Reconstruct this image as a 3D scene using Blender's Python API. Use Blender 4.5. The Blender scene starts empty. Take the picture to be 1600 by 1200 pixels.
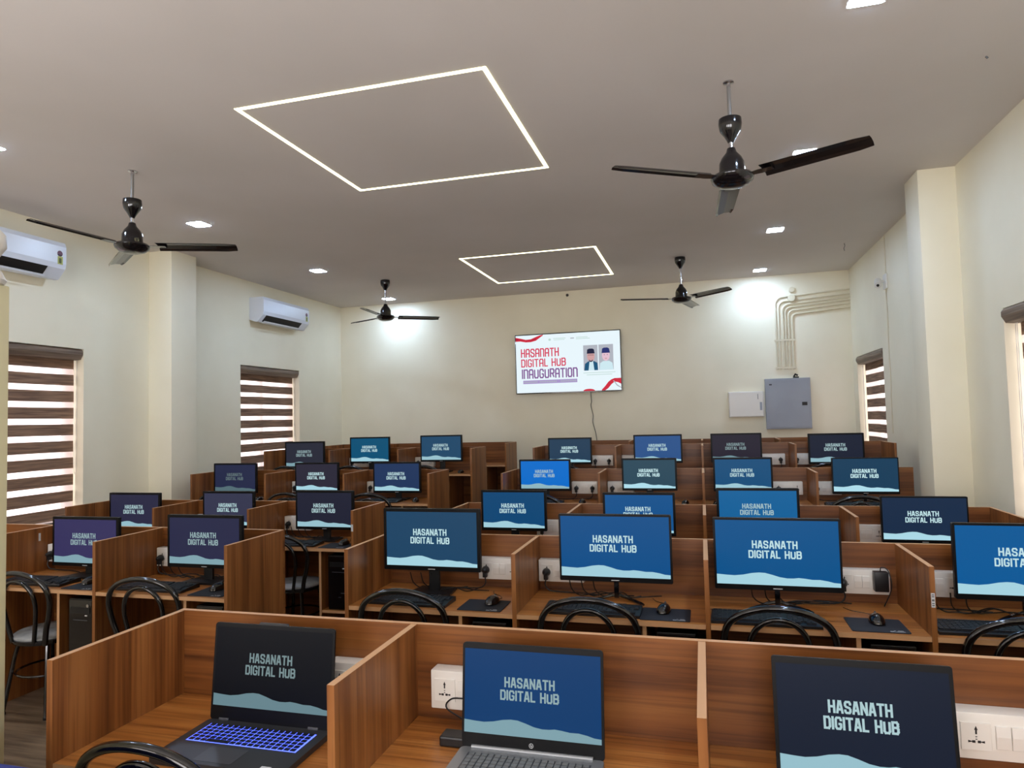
import bpy, bmesh, math, random
from mathutils import Vector, Matrix
random.seed(4)
SC = bpy.context.scene
COL = SC.collection
PI = math.pi

# ------------------------------------------------------------------ camera
def cam_matrix():
    y, p, r = (math.radians(v) for v in (15.4225, 2.8626, -1.4455))
    f = Vector((-math.sin(y)*math.cos(p), math.cos(y)*math.cos(p), math.sin(p)))
    rt = Vector((math.cos(y), math.sin(y), 0)); up = rt.cross(f)
    r2 = rt*math.cos(r) + up*math.sin(r); u2 = -rt*math.sin(r) + up*math.cos(r)
    m = Matrix((r2, u2, -f)).transposed().to_4x4()
    m.translation = Vector((0, 0, 1.6657))
    return m
cd = bpy.data.cameras.new('camera'); cam = bpy.data.objects.new('camera', cd); COL.objects.link(cam)
cd.sensor_width = 36; cd.sensor_fit = 'HORIZONTAL'; cd.lens = 1068.0*36/1600; cd.clip_start = 0.05
cam.matrix_world = cam_matrix(); SC.camera = cam

# ------------------------------------------------------------------ world, exposure
w = bpy.data.worlds.new('daylight'); SC.world = w; w.use_nodes = True
bg = w.node_tree.nodes['Background']; bg.inputs[0].default_value = (1.0, .90, .88, 1); bg.inputs[1].default_value = 4.4
vs = SC.view_settings; vs.view_transform = 'Standard'; vs.look = 'None'; vs.gamma = 1; vs.exposure = 0.0; vs.use_curve_mapping = False
try:
    SC.cycles.max_bounces = 8; SC.cycles.diffuse_bounces = 5; SC.cycles.transparent_max_bounces = 12
    SC.cycles.sample_clamp_indirect = 6
except Exception: pass
SPOT = 205.0      # radiance of the square ceiling panels
for k, (a, b) in enumerate(((-4.6, -3.0), (-2.4, -.8), (-.2, 1.4))):      # added fill lamps behind the camera, tilted up to brighten the ceiling
    ld = bpy.data.lights.new('window_daylight', 'AREA'); ld.shape = 'RECTANGLE'; ld.size = b-a; ld.size_y = 1.6; ld.energy = 46; ld.color = (.93, .96, 1); ld.spread = math.radians(130)
    lo = bpy.data.objects.new('window_daylight', ld); COL.objects.link(lo); lo.location = ((a+b)/2, -1.95, 1.70); lo.rotation_euler = (math.radians(90+42), 0, 0)
STRIP = 7.0      # radiance of the LED strips

# ------------------------------------------------------------------ materials
def lin(c):
    return tuple(((v/255)/12.92 if v/255 <= .04045 else ((v/255+.055)/1.055)**2.4) for v in c)
MATS = {}
def mat(name, rgb, rough=.5, metal=0, emit=None, es=1, spec=.5, coat=0):
    m = bpy.data.materials.new(name); m.use_nodes = True
    b = m.node_tree.nodes['Principled BSDF']
    b.inputs['Base Color'].default_value = (*lin(rgb), 1); b.inputs['Roughness'].default_value = rough
    b.inputs['Metallic'].default_value = metal; b.inputs['Specular IOR Level'].default_value = spec
    b.inputs['Coat Weight'].default_value = coat
    if emit is not None:
        b.inputs['Emission Color'].default_value = (*lin(emit), 1); b.inputs['Emission Strength'].default_value = es
    MATS[name] = m
    return m
def noise_color(m, a, b, scale, coords='Object', mapping=(1, 1, 1), detail=3, lo=.35, hi=.65, bump=0, bscale=None):
    nt = m.node_tree; N = nt.nodes; L = nt.links; bs = N['Principled BSDF']
    tc = N.new('ShaderNodeTexCoord'); mp = N.new('ShaderNodeMapping'); mp.inputs['Scale'].default_value = mapping
    no = N.new('ShaderNodeTexNoise'); no.inputs['Scale'].default_value = scale; no.inputs['Detail'].default_value = detail
    cr = N.new('ShaderNodeValToRGB'); cr.color_ramp.elements[0].position = lo; cr.color_ramp.elements[1].position = hi
    cr.color_ramp.elements[0].color = (*lin(a), 1); cr.color_ramp.elements[1].color = (*lin(b), 1)
    L.new(tc.outputs[coords], mp.inputs[0]); L.new(mp.outputs[0], no.inputs[0]); L.new(no.outputs[0], cr.inputs[0])
    L.new(cr.outputs[0], bs.inputs['Base Color'])
    if bump:
        n2 = N.new('ShaderNodeTexNoise'); n2.inputs['Scale'].default_value = bscale or scale*6; n2.inputs['Detail'].default_value = 4
        bp = N.new('ShaderNodeBump'); bp.inputs['Strength'].default_value = bump; bp.inputs['Distance'].default_value = .01
        L.new(tc.outputs[coords], n2.inputs[0]); L.new(n2.outputs[0], bp.inputs['Height']); L.new(bp.outputs[0], bs.inputs['Normal'])
    return m
def wood(name, dark, mid, light, grain, rough=.38):
    m = mat(name, mid, rough); nt = m.node_tree; N = nt.nodes; L = nt.links; bs = N['Principled BSDF']
    tc = N.new('ShaderNodeTexCoord')
    s = {'Z': (15, 15, .7), 'X': (.9, 17, 17)}[grain]; s2 = {'Z': (95, 95, 1.6), 'X': (1.8, 105, 105)}[grain]
    mp = N.new('ShaderNodeMapping'); mp.inputs['Scale'].default_value = s
    no = N.new('ShaderNodeTexNoise'); no.inputs['Scale'].default_value = 1.0; no.inputs['Detail'].default_value = 4; no.inputs['Distortion'].default_value = .6
    cr = N.new('ShaderNodeValToRGB'); e = cr.color_ramp.elements
    e[0].position = .33; e[0].color = (*lin(dark), 1); e[1].position = .68; e[1].color = (*lin(light), 1)
    x = e.new(.5); x.color = (*lin(mid), 1)
    mp2 = N.new('ShaderNodeMapping'); mp2.inputs['Scale'].default_value = s2
    n2 = N.new('ShaderNodeTexNoise'); n2.inputs['Scale'].default_value = 1.0; n2.inputs['Detail'].default_value = 3
    cr2 = N.new('ShaderNodeValToRGB'); cr2.color_ramp.elements[0].position = .36; cr2.color_ramp.elements[0].color = (.62, .58, .55, 1)
    cr2.color_ramp.elements[1].position = .52; cr2.color_ramp.elements[1].color = (1, 1, 1, 1)
    mx = N.new('ShaderNodeMix'); mx.data_type = 'RGBA'; mx.blend_type = 'MULTIPLY'; mx.inputs[0].default_value = .75
    L.new(tc.outputs['Object'], mp.inputs[0]); L.new(mp.outputs[0], no.inputs[0]); L.new(no.outputs[0], cr.inputs[0])
    L.new(tc.outputs['Object'], mp2.inputs[0]); L.new(mp2.outputs[0], n2.inputs[0]); L.new(n2.outputs[0], cr2.inputs[0])
    L.new(cr.outputs[0], mx.inputs[6]); L.new(cr2.outputs[0], mx.inputs[7]); L.new(mx.outputs[2], bs.inputs['Base Color'])
    return m
W_V = wood('wood_vertical_grain', (104, 60, 27), (138, 85, 41), (156, 102, 54), 'Z')
W_H = wood('wood_horizontal_grain', (98, 55, 24), (128, 77, 35), (146, 93, 46), 'X')
W_T = wood('wood_desktop', (146, 86, 38), (178, 114, 54), (194, 132, 68), 'X', .33)
EDGE = mat('edge_band', (206, 160, 116), .45)
WALL = noise_color(mat('cream_wall_paint', (240, 232, 206), .55), (237, 229, 203), (244, 237, 213), 1.2, bump=.12, bscale=7)
CEIL = noise_color(mat('ceiling_paint', (218, 211, 207), .85), (215, 208, 203), (222, 215, 211), .8)
FLOOR = noise_color(mat('floor_tile', (120, 100, 80), .35), (92, 76, 60), (140, 120, 98), 1.0, mapping=(2, 26, 1))
WHITE = mat('white_plastic', (232, 228, 220), .35)
ACW = mat('air_conditioner_white', (226, 232, 242), .3)
BLK = mat('black_plastic', (16, 17, 20), .38)
BLKG = mat('black_gloss', (8, 9, 14), .12, coat=.5)
CHB = mat('black_lacquered_tube', (7, 8, 12), .16, coat=.6)
FANM = mat('fan_black_enamel', (13, 11, 15), .14, coat=.4)
FANB = mat('fan_blade_brown', (30, 24, 23), .2, coat=.3)
BEZ = mat('monitor_bezel', (6, 7, 10), .42, spec=.2)
CHROME = mat('chrome', (200, 200, 205), .18, 1)
ROD = mat('painted_rod', (150, 148, 146), .35, .6)
RUB = mat('cable_black', (12, 12, 13), .5)
PAD = noise_color(mat('seat_pad', (168, 172, 174), .55), (150, 154, 156), (186, 190, 192), 14)
MPAD = mat('mouse_pad', (24, 28, 38), .75)
KEYS = mat('keycaps', (34, 36, 42), .5)
GREY = noise_color(mat('grey_enamel', (150, 156, 166), .4), (146, 152, 162), (156, 162, 172), 2)
DGREY = mat('dark_grey', (70, 72, 78), .4)
SILV = mat('silver_laptop', (150, 154, 158), .35, .5)
CREAM = mat('cream_enamel', (206, 198, 158), .4)
BLUE = noise_color(mat('blue_fabric', (40, 52, 130), .8), (36, 46, 122), (48, 62, 146), 20)
PIPE = mat('painted_pipe', (222, 212, 184), .45)
ALU = mat('window_frame', (150, 128, 118), .45)
LED = mat('led_panel', (255, 255, 255), .5, emit=(194, 220, 255), es=SPOT)
STR = mat('led_strip', (255, 255, 230), .5, emit=(255, 246, 192), es=STRIP)
LOGO = mat('logo_white', (205, 210, 214), .5)
SOCKD = mat('socket_slot', (25, 22, 20), .6)
BAND = noise_color(mat('blind_brown_weave', (134, 104, 84), .8), (112, 86, 70), (156, 124, 100), 1, mapping=(30, 3, 60))
CASS = noise_color(mat('blind_cassette', (118, 100, 86), .5), (96, 80, 68), (134, 116, 100), 1, mapping=(30, 2, 60))
def sheer():
    m = bpy.data.materials.new('sheer_fabric'); m.use_nodes = True; N = m.node_tree.nodes; L = m.node_tree.links
    N.remove(N['Principled BSDF']); o = N['Material Output']
    t = N.new('ShaderNodeBsdfTransparent'); tr = N.new('ShaderNodeBsdfTranslucent'); d = N.new('ShaderNodeBsdfDiffuse')
    for n, c in ((t, (1, .93, .93, 1)), (tr, (.95, .86, .85, 1)), (d, (.85, .72, .68, 1))): n.inputs[0].default_value = c
    a = N.new('ShaderNodeMixShader'); a.inputs[0].default_value = .5; b = N.new('ShaderNodeMixShader'); b.inputs[0].default_value = .3
    L.new(tr.outputs[0], a.inputs[1]); L.new(t.outputs[0], a.inputs[2]); L.new(a.outputs[0], b.inputs[1]); L.new(d.outputs[0], b.inputs[2])
    L.new(b.outputs[0], o.inputs[0]); return m
SHEER = sheer()
def glass():
    m = bpy.data.materials.new('window_glass'); m.use_nodes = True; N = m.node_tree.nodes; L = m.node_tree.links
    N.remove(N['Principled BSDF']); o = N['Material Output']
    t = N.new('ShaderNodeBsdfTransparent'); t.inputs[0].default_value = (.95, .95, .95, 1); g = N.new('ShaderNodeBsdfGlossy'); g.inputs['Roughness'].default_value = .02
    a = N.new('ShaderNodeMixShader'); a.inputs[0].default_value = .08
    L.new(t.outputs[0], a.inputs[1]); L.new(g.outputs[0], a.inputs[2]); L.new(a.outputs[0], o.inputs[0]); return m
GLASS = glass()
# screens: the colour shown is the object's own colour, so every monitor can show its own shade
def screen_mat(name, base=None, use_obj=False, obj_mul=None):
    m = bpy.data.materials.new(name); m.use_nodes = True; N = m.node_tree.nodes; L = m.node_tree.links; b = N['Principled BSDF']
    b.inputs['Base Color'].default_value = (.001, .001, .0015, 1); b.inputs['Roughness'].default_value = .4; b.inputs['Specular IOR Level'].default_value = .12
    b.inputs['Emission Strength'].default_value = 1
    if use_obj:
        oi = N.new('ShaderNodeObjectInfo'); L.new(oi.outputs['Color'], b.inputs['Emission Color'])
    else:
        b.inputs['Emission Color'].default_value = (*lin(base), 1)
        if obj_mul:
            oi = N.new('ShaderNodeObjectInfo'); L.new(oi.outputs['Alpha'], b.inputs['Emission Strength'])
    return m
SB = screen_mat('screen_background', use_obj=True)
ST = screen_mat('screen_lettering', (205, 240, 245), obj_mul=True)
SW = screen_mat('screen_snow', (178, 226, 240), obj_mul=True)

# ------------------------------------------------------------------ mesh collector
class G:
    def __init__(s): s.v = []; s.f = []; s.m = []; s.mats = []
    def mi(s, m):
        if m not in s.mats: s.mats.append(m)
        return s.mats.index(m)
    def poly(s, pts, m):
        n = len(s.v); s.v += [tuple(p) for p in pts]; s.f.append(tuple(range(n, n+len(pts)))); s.m.append(s.mi(m))
    def box(s, x0, x1, y0, y1, z0, z1, m, bev=0, top=None, front=None, M=None):
        if x1 < x0: x0, x1 = x1, x0
        if bev:
            bm = bmesh.new(); bmesh.ops.create_cube(bm, size=1)
            bmesh.ops.scale(bm, vec=(x1-x0, y1-y0, z1-z0), verts=bm.verts)
            bmesh.ops.translate(bm, vec=((x0+x1)/2, (y0+y1)/2, (z0+z1)/2), verts=bm.verts)
            bmesh.ops.bevel(bm, geom=list(bm.edges), offset=bev, segments=2, profile=.6, affect='EDGES')
            s.addbm(bm, m, M); return s
        c = [(x0, y0, z0), (x1, y0, z0), (x1, y1, z0), (x0, y1, z0), (x0, y0, z1), (x1, y0, z1), (x1, y1, z1), (x0, y1, z1)]
        if M is not None: c = [tuple(M @ Vector(p)) for p in c]
        n = len(s.v); s.v += c; k = s.mi(m)
        for i, q in enumerate(((0, 3, 2, 1), (4, 5, 6, 7), (0, 1, 5, 4), (1, 2, 6, 5), (2, 3, 7, 6), (3, 0, 4, 7))):
            s.f.append(tuple(n+a for a in q))
            s.m.append(s.mi(top) if (i == 1 and top) else s.mi(front) if (i == 2 and front) else k)
        return s
    def addbm(s, bm, m, M=None):
        bm.verts.index_update(); n = len(s.v); k = s.mi(m)
        s.v += [tuple(M @ v.co) if M is not None else tuple(v.co) for v in bm.verts]
        for f in bm.faces: s.f.append(tuple(n+v.index for v in f.verts)); s.m.append(k)
        bm.free()
    def tube(s, pts, r, m, seg=8, closed=False, cap=True):
        pts = [Vector(p) for p in pts]; n0 = len(s.v); k = s.mi(m); N = len(pts)
        rr = r if isinstance(r, (list, tuple)) else [r]*N
        prev = None
        for i, p in enumerate(pts):
            a = pts[(i-1) % N] if (i > 0 or closed) else p; b = pts[(i+1) % N] if (i < N-1 or closed) else p
            t = (b-a).normalized()
            if prev is None:
                h = Vector((0, 0, 1)) if abs(t.z) < .9 else Vector((1, 0, 0)); u = t.cross(h).normalized()
            else:
                u = (prev - t*prev.dot(t)).normalized()
            prev = u; v = t.cross(u)
            for j in range(seg):
                an = 2*PI*j/seg; s.v.append(tuple(p + (u*math.cos(an)+v*math.sin(an))*rr[i]))
        for i in range(N if closed else N-1):
            for j in range(seg):
                a = n0+i*seg+j; b = n0+i*seg+(j+1) % seg; c = n0+((i+1) % N)*seg+(j+1) % seg; d = n0+((i+1) % N)*seg+j
                s.f.append((a, b, c, d)); s.m.append(k)
        if cap and not closed:
            s.f.append(tuple(n0+j for j in range(seg))[::-1]); s.m.append(k)
            s.f.append(tuple(n0+(N-1)*seg+j for j in range(seg))); s.m.append(k)
        return s
    def lathe(s, prof, m, c=(0, 0, 0), seg=28, axis='Z'):
        n0 = len(s.v); k = s.mi(m)
        for r, z in prof:
            for j in range(seg):
                a = 2*PI*j/seg
                p = (r*math.cos(a), r*math.sin(a), z) if axis == 'Z' else (r*math.cos(a), z, r*math.sin(a)) if axis == 'Y' else (z, r*math.cos(a), r*math.sin(a))
                s.v.append((c[0]+p[0], c[1]+p[1], c[2]+p[2]))
        for i in range(len(prof)-1):
            for j in range(seg):
                s.f.append((n0+i*seg+j, n0+i*seg+(j+1) % seg, n0+(i+1)*seg+(j+1) % seg, n0+(i+1)*seg+j)); s.m.append(k)
        s.f.append(tuple(n0+j for j in range(seg))); s.m.append(k)
        s.f.append(tuple(n0+(len(prof)-1)*seg+j for j in range(seg))); s.m.append(k)
        return s
    def prism(s, poly, a0, a1, m, axis='X'):
        # poly in the two other axes, extruded along axis
        def P(a, p): return {'X': (a, p[0], p[1]), 'Y': (p[0], a, p[1]), 'Z': (p[0], p[1], a)}[axis]
        n = len(poly); n0 = len(s.v); k = s.mi(m)
        s.v += [P(a0, p) for p in poly] + [P(a1, p) for p in poly]
        s.f.append(tuple(range(n0, n0+n))); s.f.append(tuple(range(n0+2*n-1, n0+n-1, -1))); s.m += [k, k]
        for i in range(n): s.f.append((n0+i, n0+(i+1) % n, n0+n+(i+1) % n, n0+n+i)); s.m.append(k)
        return s
    def obj(s, name, parent=None, smooth=False, loc=None, rot=None):
        me = bpy.data.meshes.new(name); me.from_pydata(s.v, [], s.f)
        for m in s.mats: me.materials.append(m)
        for p, k in zip(me.polygons, s.m): p.material_index = k
        bm = bmesh.new(); bm.from_mesh(me)
        if not s.flat: bmesh.ops.recalc_face_normals(bm, faces=bm.faces)
        bm.to_mesh(me); bm.free()
        if smooth:
            for p in me.polygons: p.use_smooth = True
            me.set_sharp_from_angle(angle=math.radians(40))
        o = bpy.data.objects.new(name, me); COL.objects.link(o)
        if parent is not None: o.parent = parent
        if loc: o.location = loc
        if rot: o.rotation_euler = rot
        return o
    flat = False
def rrect(x0, x1, z0, z1, r, n=4):
    out = []
    for cx, cz, a0 in ((x1-r, z1-r, 0), (x0+r, z1-r, 90), (x0+r, z0+r, 180), (x1-r, z0+r, 270)):
        for i in range(n+1):
            a = math.radians(a0+90*i/n); out.append((cx+r*math.cos(a), cz+r*math.sin(a)))
    return out
def catmull(P, n=6):
    P = [Vector(p) for p in P]; Q = [P[0]*2-P[1]] + P + [P[-1]*2-P[-2]]; out = []
    for i in range(1, len(Q)-2):
        for k in range(n):
            t = k/n; a, b, c, d = Q[i-1:i+3]
            out.append(.5*((2*b)+(c-a)*t+(2*a-5*b+4*c-d)*t*t+(3*b-a-3*c+d)*t**3))
    out.append(P[-1]); return out
def tag(o, label, cat, group=None, kind=None):
    o['label'] = label; o['category'] = cat
    if group: o['group'] = group
    if kind: o['kind'] = kind
    return o
def empty(name, loc, rz=0):
    o = bpy.data.objects.new(name, None); COL.objects.link(o); o.location = loc; o.rotation_euler = (0, 0, rz)
    o.empty_display_size = .1; return o
def struct(o): o['kind'] = 'structure'; return o
def copy_tree(o, parent=None):
    c = o.copy(); COL.objects.link(c)
    if parent is not None: c.parent = parent
    for ch in list(o.children): copy_tree(ch, c)
    return c
class Kind:                                   # first use takes the prototype, later uses copy it
    def __init__(s, build): s.build = build; s.proto = None; s.used = False
    def get(s):
        if s.proto is None: s.proto = s.build()
        if not s.used: s.used = True; s.src = s.proto; return s.proto
        return copy_tree(s.proto)

# ------------------------------------------------------------------ lettering built from strokes
GL = {'H': [[(0, 0), (0, 1)], [(1, 0), (1, 1)], [(0, .5), (1, .5)]],
      'A': [[(0, 0), (.36, 1), (.64, 1), (1, 0)], [(.16, .27), (.84, .27)]],
      'S': [[(1, .70), (1, .86), (.82, 1), (.18, 1), (0, .86), (0, .68), (.16, .55), (.84, .45), (1, .32), (1, .14), (.82, 0), (.18, 0), (0, .14), (0, .30)]],
      'N': [[(0, 0), (0, 1), (1, 0), (1, 1)]], 'T': [[(0, 1), (1, 1)], [(.5, 0), (.5, 1)]],
      'D': [[(0, 0), (0, 1), (.76, 1), (1, .82), (1, .18), (.76, 0), (0, 0)]], 'I': [[(0, 0), (0, 1)]],
      'G': [[(1, .70), (1, .84), (.8, 1), (.2, 1), (0, .84), (0, .16), (.2, 0), (.8, 0), (1, .16), (1, .44), (.5, .44)]],
      'L': [[(0, 1), (0, 0), (.9, 0)]], 'U': [[(0, 1), (0, .16), (.2, 0), (.8, 0), (1, .16), (1, 1)]],
      'B': [[(0, 0), (0, 1), (.76, 1), (.96, .87), (.96, .64), (.8, .52), (1, .4), (1, .15), (.8, 0), (0, 0)], [(0, .52), (.8, .52)]],
      'R': [[(0, 0), (0, 1), (.8, 1), (1, .85), (1, .6), (.8, .48), (0, .48)], [(.6, .48), (1, 0)]],
      'O': [[(0, .16), (0, .84), (.2, 1), (.8, 1), (1, .84), (1, .16), (.8, 0), (.2, 0), (0, .16)]]}
GT = dict(GL); GT['A'] = [[(0, 0), (0, .84), (.2, 1), (.8, 1), (1, .84), (1, 0)], [(0, .42), (1, .42)]]
GT['N'] = [[(0, 0), (0, 1)], [(0, 1), (.8, 1), (1, .84), (1, 0)]]
def text_geo(g, txt, x0, x1, zc, h, y, m, glyphs=GL, tw=.175, lw=.50, gap=.2):
    wd = {'I': .0, ' ': .16, 'L': .44}
    tot = 0; adv = []
    for ch in txt:
        cw = wd.get(ch, lw)*h; adv.append((tot, cw)); tot += cw + tw*h + gap*h*.6
    tot -= gap*h*.6; sx = (x1-x0)/tot; t = tw*h
    for ch, (ax, cw) in zip(txt, adv):
        if ch == ' ': continue
        for line in glyphs[ch]:
            pts = [Vector(((ax + t/2 + p[0]*cw)*sx + x0, zc - h/2 + t/2 + p[1]*(h-t))) for p in line]
            for i in range(len(pts)-1):
                a, b = pts[i], pts[i+1]; d = (b-a).normalized(); n = Vector((-d.y, d.x))*t/2
                cl = (line[0] == line[-1]) or ch in 'HTILAN'
                ea = d*t/2 if (i > 0 or cl) else d*0; eb = d*t/2 if (i < len(pts)-2 or cl) else d*0
                if ch in 'SG' and i > 0: ea = d*t*.22
                if ch in 'SG' and i < len(pts)-2: eb = d*t*.22
                q = [a-ea-n, b+eb-n, b+eb+n, a-ea+n]
                ox = [p.x for p in q]
                g.poly([(p.x, y, p.y) for p in q], m)
WAVE = [(0, .15), (.08, .14), (.15, .135), (.22, .15), (.29, .178), (.35, .19), (.40, .187), (.46, .16), (.52, .128), (.58, .113), (.63, .115), (.67, .125), (.72, .118), (.78, .104), (.84, .106), (.9, .09), (.95, .068), (1, .062)]
def screen_geo(w_, h, y=0):
    g = G(); g.flat = True
    g.poly([(-w_/2, y, 0), (w_/2, y, 0), (w_/2, y, h), (-w_/2, y, h)], SB)
    e = .0006
    for (a, b), (c, d) in zip(WAVE[:-1], WAVE[1:]):
        g.poly([(-w_/2+a*w_, y-e, 0), (-w_/2+c*w_, y-e, 0), (-w_/2+c*w_, y-e, d*h), (-w_/2+a*w_, y-e, b*h)], SW)
    x = lambda u: (u-.5)*w_
    text_geo(g, 'HASANATH', x(.303), x(.672), (1-.375)*h, .122*h, y-e, ST)
    text_geo(g, 'DIGITAL HUB', x(.272), x(.702), (1-.527)*h, .122*h, y-e, ST)
    return g

# ------------------------------------------------------------------ dimensions
CW = .87                                                     # carrel width
RY = {1: 2.011, 2: 3.616, 3: 4.975, 4: 6.407, 5: 7.628, 6: 9.004}     # back panel (front face) of every desk row
FZ = {1: 0, 2: 0, 3: 0, 4: .144, 5: .315, 6: .315}
XR0 = -.0065; XL0 = -2.456                                   # partition lines: right block 0, left block right end
XL, XRW, YB, YF, CZ = -5.615, 1.965, 9.944, -1.7, 3.534
DD = .5; DZ = .75; PZ = 1.03; TH = .02

# ------------------------------------------------------------------ setting
g = G(); g.box(XL-.3, XRW+.3, YF-.2, 5.06, -.2, 0, FLOOR); g.box(XL-.3, XRW+.3, 5.06, 6.49, -.2, FZ[4], FLOOR)
g.box(XL-.3, XRW+.3, 6.49, YB+.2, -.2, FZ[5], FLOOR); struct(g.obj('floor'))
g = G(); g.box(XL-.3, XRW+.3, YF-.2, YB+.2, CZ, CZ+.15, CEIL); struct(g.obj('ceiling'))
g = G(); g.box(XL-.3, XRW+.3, YB, YB+.2, -.2, CZ, WALL); struct(g.obj('wall_back'))
g = G(); x = XL-.3
for a, b in ((-4.6, -3.0), (-2.4, -.8), (-.2, 1.4)):  # unseen openings, added to let the fill lamps shine into the room
    g.box(x, a, YF-.2, YF, -.2, CZ, WALL); g.box(a, b, YF-.2, YF, -.2, .9, WALL); g.box(a, b, YF-.2, YF, 2.6, CZ, WALL); x = b
g.box(x, XRW+.3, YF-.2, YF, -.2, CZ, WALL); struct(g.obj('wall_front'))
def sidewall(name, xa, xb, holes):
    g = G(); y = YF
    for (a, b, z0, z1) in sorted(holes):
        g.box(xa, xb, y, a, -.2, CZ, WALL); g.box(xa, xb, a, b, -.2, z0, WALL); g.box(xa, xb, a, b, z1, CZ, WALL); y = b
    g.box(xa, xb, y, YB, -.2, CZ, WALL)
    struct(g.obj(name))
FH = [(-4.6, -3.0), (-2.4, -.8), (-.2, 1.4)]
LH = [(3.83, 5.137, .80, 2.42), (7.42, 8.735, .86, 2.432)]
RH = [(3.94, 5.25, .80, 2.315), (8.40, 9.705, .86, 2.345)]
sidewall('wall_left', XL-.24, XL, LH); sidewall('wall_right', XRW, XRW+.24, RH)
def column(name, x0, x1, y0, y1):
    g = G(); g.box(x0, x1, y0, y1, -.15, CZ, WALL, bev=.008); struct(g.obj(name, smooth=True))
column('trim_1', XL-.01, -5.328, 5.93, 6.30); column('trim_2', 1.70, XRW+.01, 5.95, 6.30)
def window(n, side, a, b, z0, z1):
    s = -1 if side == 'left' else 1; xw = XL if side == 'left' else XRW
    e = empty('window_%d' % n, (xw+s*.19, (a+b)/2, z0)); struct(e)
    hw = (b-a)/2; h = z1-z0; g = G(); t = .045
    for y0, y1, c, d in ((-hw, hw, 0, t), (-hw, hw, h-t, h), (-hw, -hw+t, t, h-t), (hw-t, hw, t, h-t), (-.03, .03, t, h-t)):
        g.box(-.025, .025, y0, y1, c, d, ALU)
    g.obj('window_frame', e)
    g = G(); g.box(-.004, .004, -hw+t, hw-t, t, h-t, GLASS); g.obj('pane', e)
    return e
for i, (sd, hh) in enumerate((('left', LH[0]), ('left', LH[1]), ('right', RH[0]), ('right', RH[1]))): window(i+1, sd, *hh)

# ------------------------------------------------------------------ zebra blinds
def blind(side, a, b, z0, z1, xp, label, inset=.012, drop=0.02):
    s = 1 if side == 'left' else -1                       # towards the room
    e = empty('window_blind', (xp, (a+b)/2, z1)); tag(e, label, 'blind', 'striped window blinds')
    hw = (b-a)/2
    g = G(); prof = [(0, 0), (s*.085, 0), (s*.1, -.02), (s*.1, -.05), (s*.075, -.095), (s*.02, -.1), (-.03*s, -.1), (-.03*s, 0)]
    g.prism([(p[0], p[1]-.004) for p in prof], -hw+.003, hw-.003, CASS, 'Y'); g.obj('headbox', e)
    per = .155; op = .102; z = -.10; end = -(z1-z0)+drop
    yl, yr = -hw+inset, hw-inset; rows = []; first = True       # one continuous sheet of alternating woven and sheer stripes
    while z > end:
        hgt = .088 if first else op; first = False
        zb = max(z-hgt, end); rows.append((z, zb, 0)); z = zb
        if z > end: zb = max(z-(per-op), end); rows.append((z, zb, 1)); z = zb
    n = 12; zs = [rows[0][0]]+[q[1] for q in rows]; gb = G(); gb.flat = True
    for zi, zv in enumerate(zs):
        for k in range(n+1): gb.v.append((.0012*math.sin(k*.5+zv*9), yl+(yr-yl)*k/n, zv+.0012*math.sin(k*.6+zv*3)))
    for ri, (za, zb, kind_) in enumerate(rows):
        for k in range(n):
            a0 = ri*(n+1)+k; gb.f.append((a0, a0+1, a0+n+2, a0+n+1)); gb.m.append(gb.mi(SHEER if kind_ else BAND))
    gb.obj('fabric', e)
    g = G(); g.box(-.012, .012, yl, yr, end-.018, end+.004, CASS, bev=.004); g.obj('bottom_rail', e)
    g = G(); yc = yr-.02
    g.tube([(s*.03, yc, -.1), (s*.032, yc, end+.45), (s*.036, yc+.012, end+.42), (s*.032, yc+.024, end+.45), (s*.03, yc+.024, -.1)], .0025, WHITE, 5)
    g.obj('pull_chain', e)
blind('left', LH[0][0], LH[0][1], LH[0][2], LH[0][3], XL-.105, 'brown and sheer striped blind on the near left window, beside the cream cupboard')
blind('left', LH[1][0], LH[1][1], LH[1][2], LH[1][3], XL-.105, 'brown and sheer striped blind on the far left window under the air conditioner')
blind('right', RH[0][0], RH[0][1], RH[0][2], RH[0][3], XRW+.085, 'brown striped blind cut off by the right edge of the photo', .035)
blind('right', RH[1][0], RH[1][1], RH[1][2], RH[1][3], XRW+.085, 'narrow-looking brown striped blind on the far right window near the grey panel box', .04)

# ------------------------------------------------------------------ desks
W_ = CW
def desk(row, x_left, n, label, cut=0):
    y1 = RY[row]; z0 = FZ[row]; L_ = n*W_
    e = empty('carrel_desk', (x_left, y1-DD, z0)); tag(e, label, 'desk', 'wooden carrel desks')
    g = G(); g.box(-TH/2, L_+TH/2-cut, DD, DD+TH, 0, PZ, W_H, top=EDGE); g.obj('back_panel', e)
    for k in range(n if cut else n+1):
        g = G(); g.box(k*W_-TH/2, k*W_+TH/2, 0, DD-.0005, 0, PZ-.0008, W_V, top=EDGE, front=W_V); g.obj('partition', e)
    for k in range(n):
        a = k*W_+TH/2+.0005; b = (k+1)*W_-TH/2-.0005-(cut if k == n-1 else 0)
        g = G(); g.box(a, b, .003, DD-.001, DZ-.02, DZ, W_T, front=EDGE); g.obj('desktop', e)
        c = k*W_+.595
        g = G(); g.box(c-.009, c+.009, .02, DD-.001, 0, DZ-.0205, W_V, front=EDGE); g.obj('divider', e)
        g = G(); g.box(c+.0095, b, .025, DD-.001, .285, .303, W_T, front=EDGE); g.obj('tower_shelf', e)
    return e
ROW = {1: 'front', 2: 'second', 3: 'third', 4: 'fourth', 5: 'fifth', 6: 'rearmost'}
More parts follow.
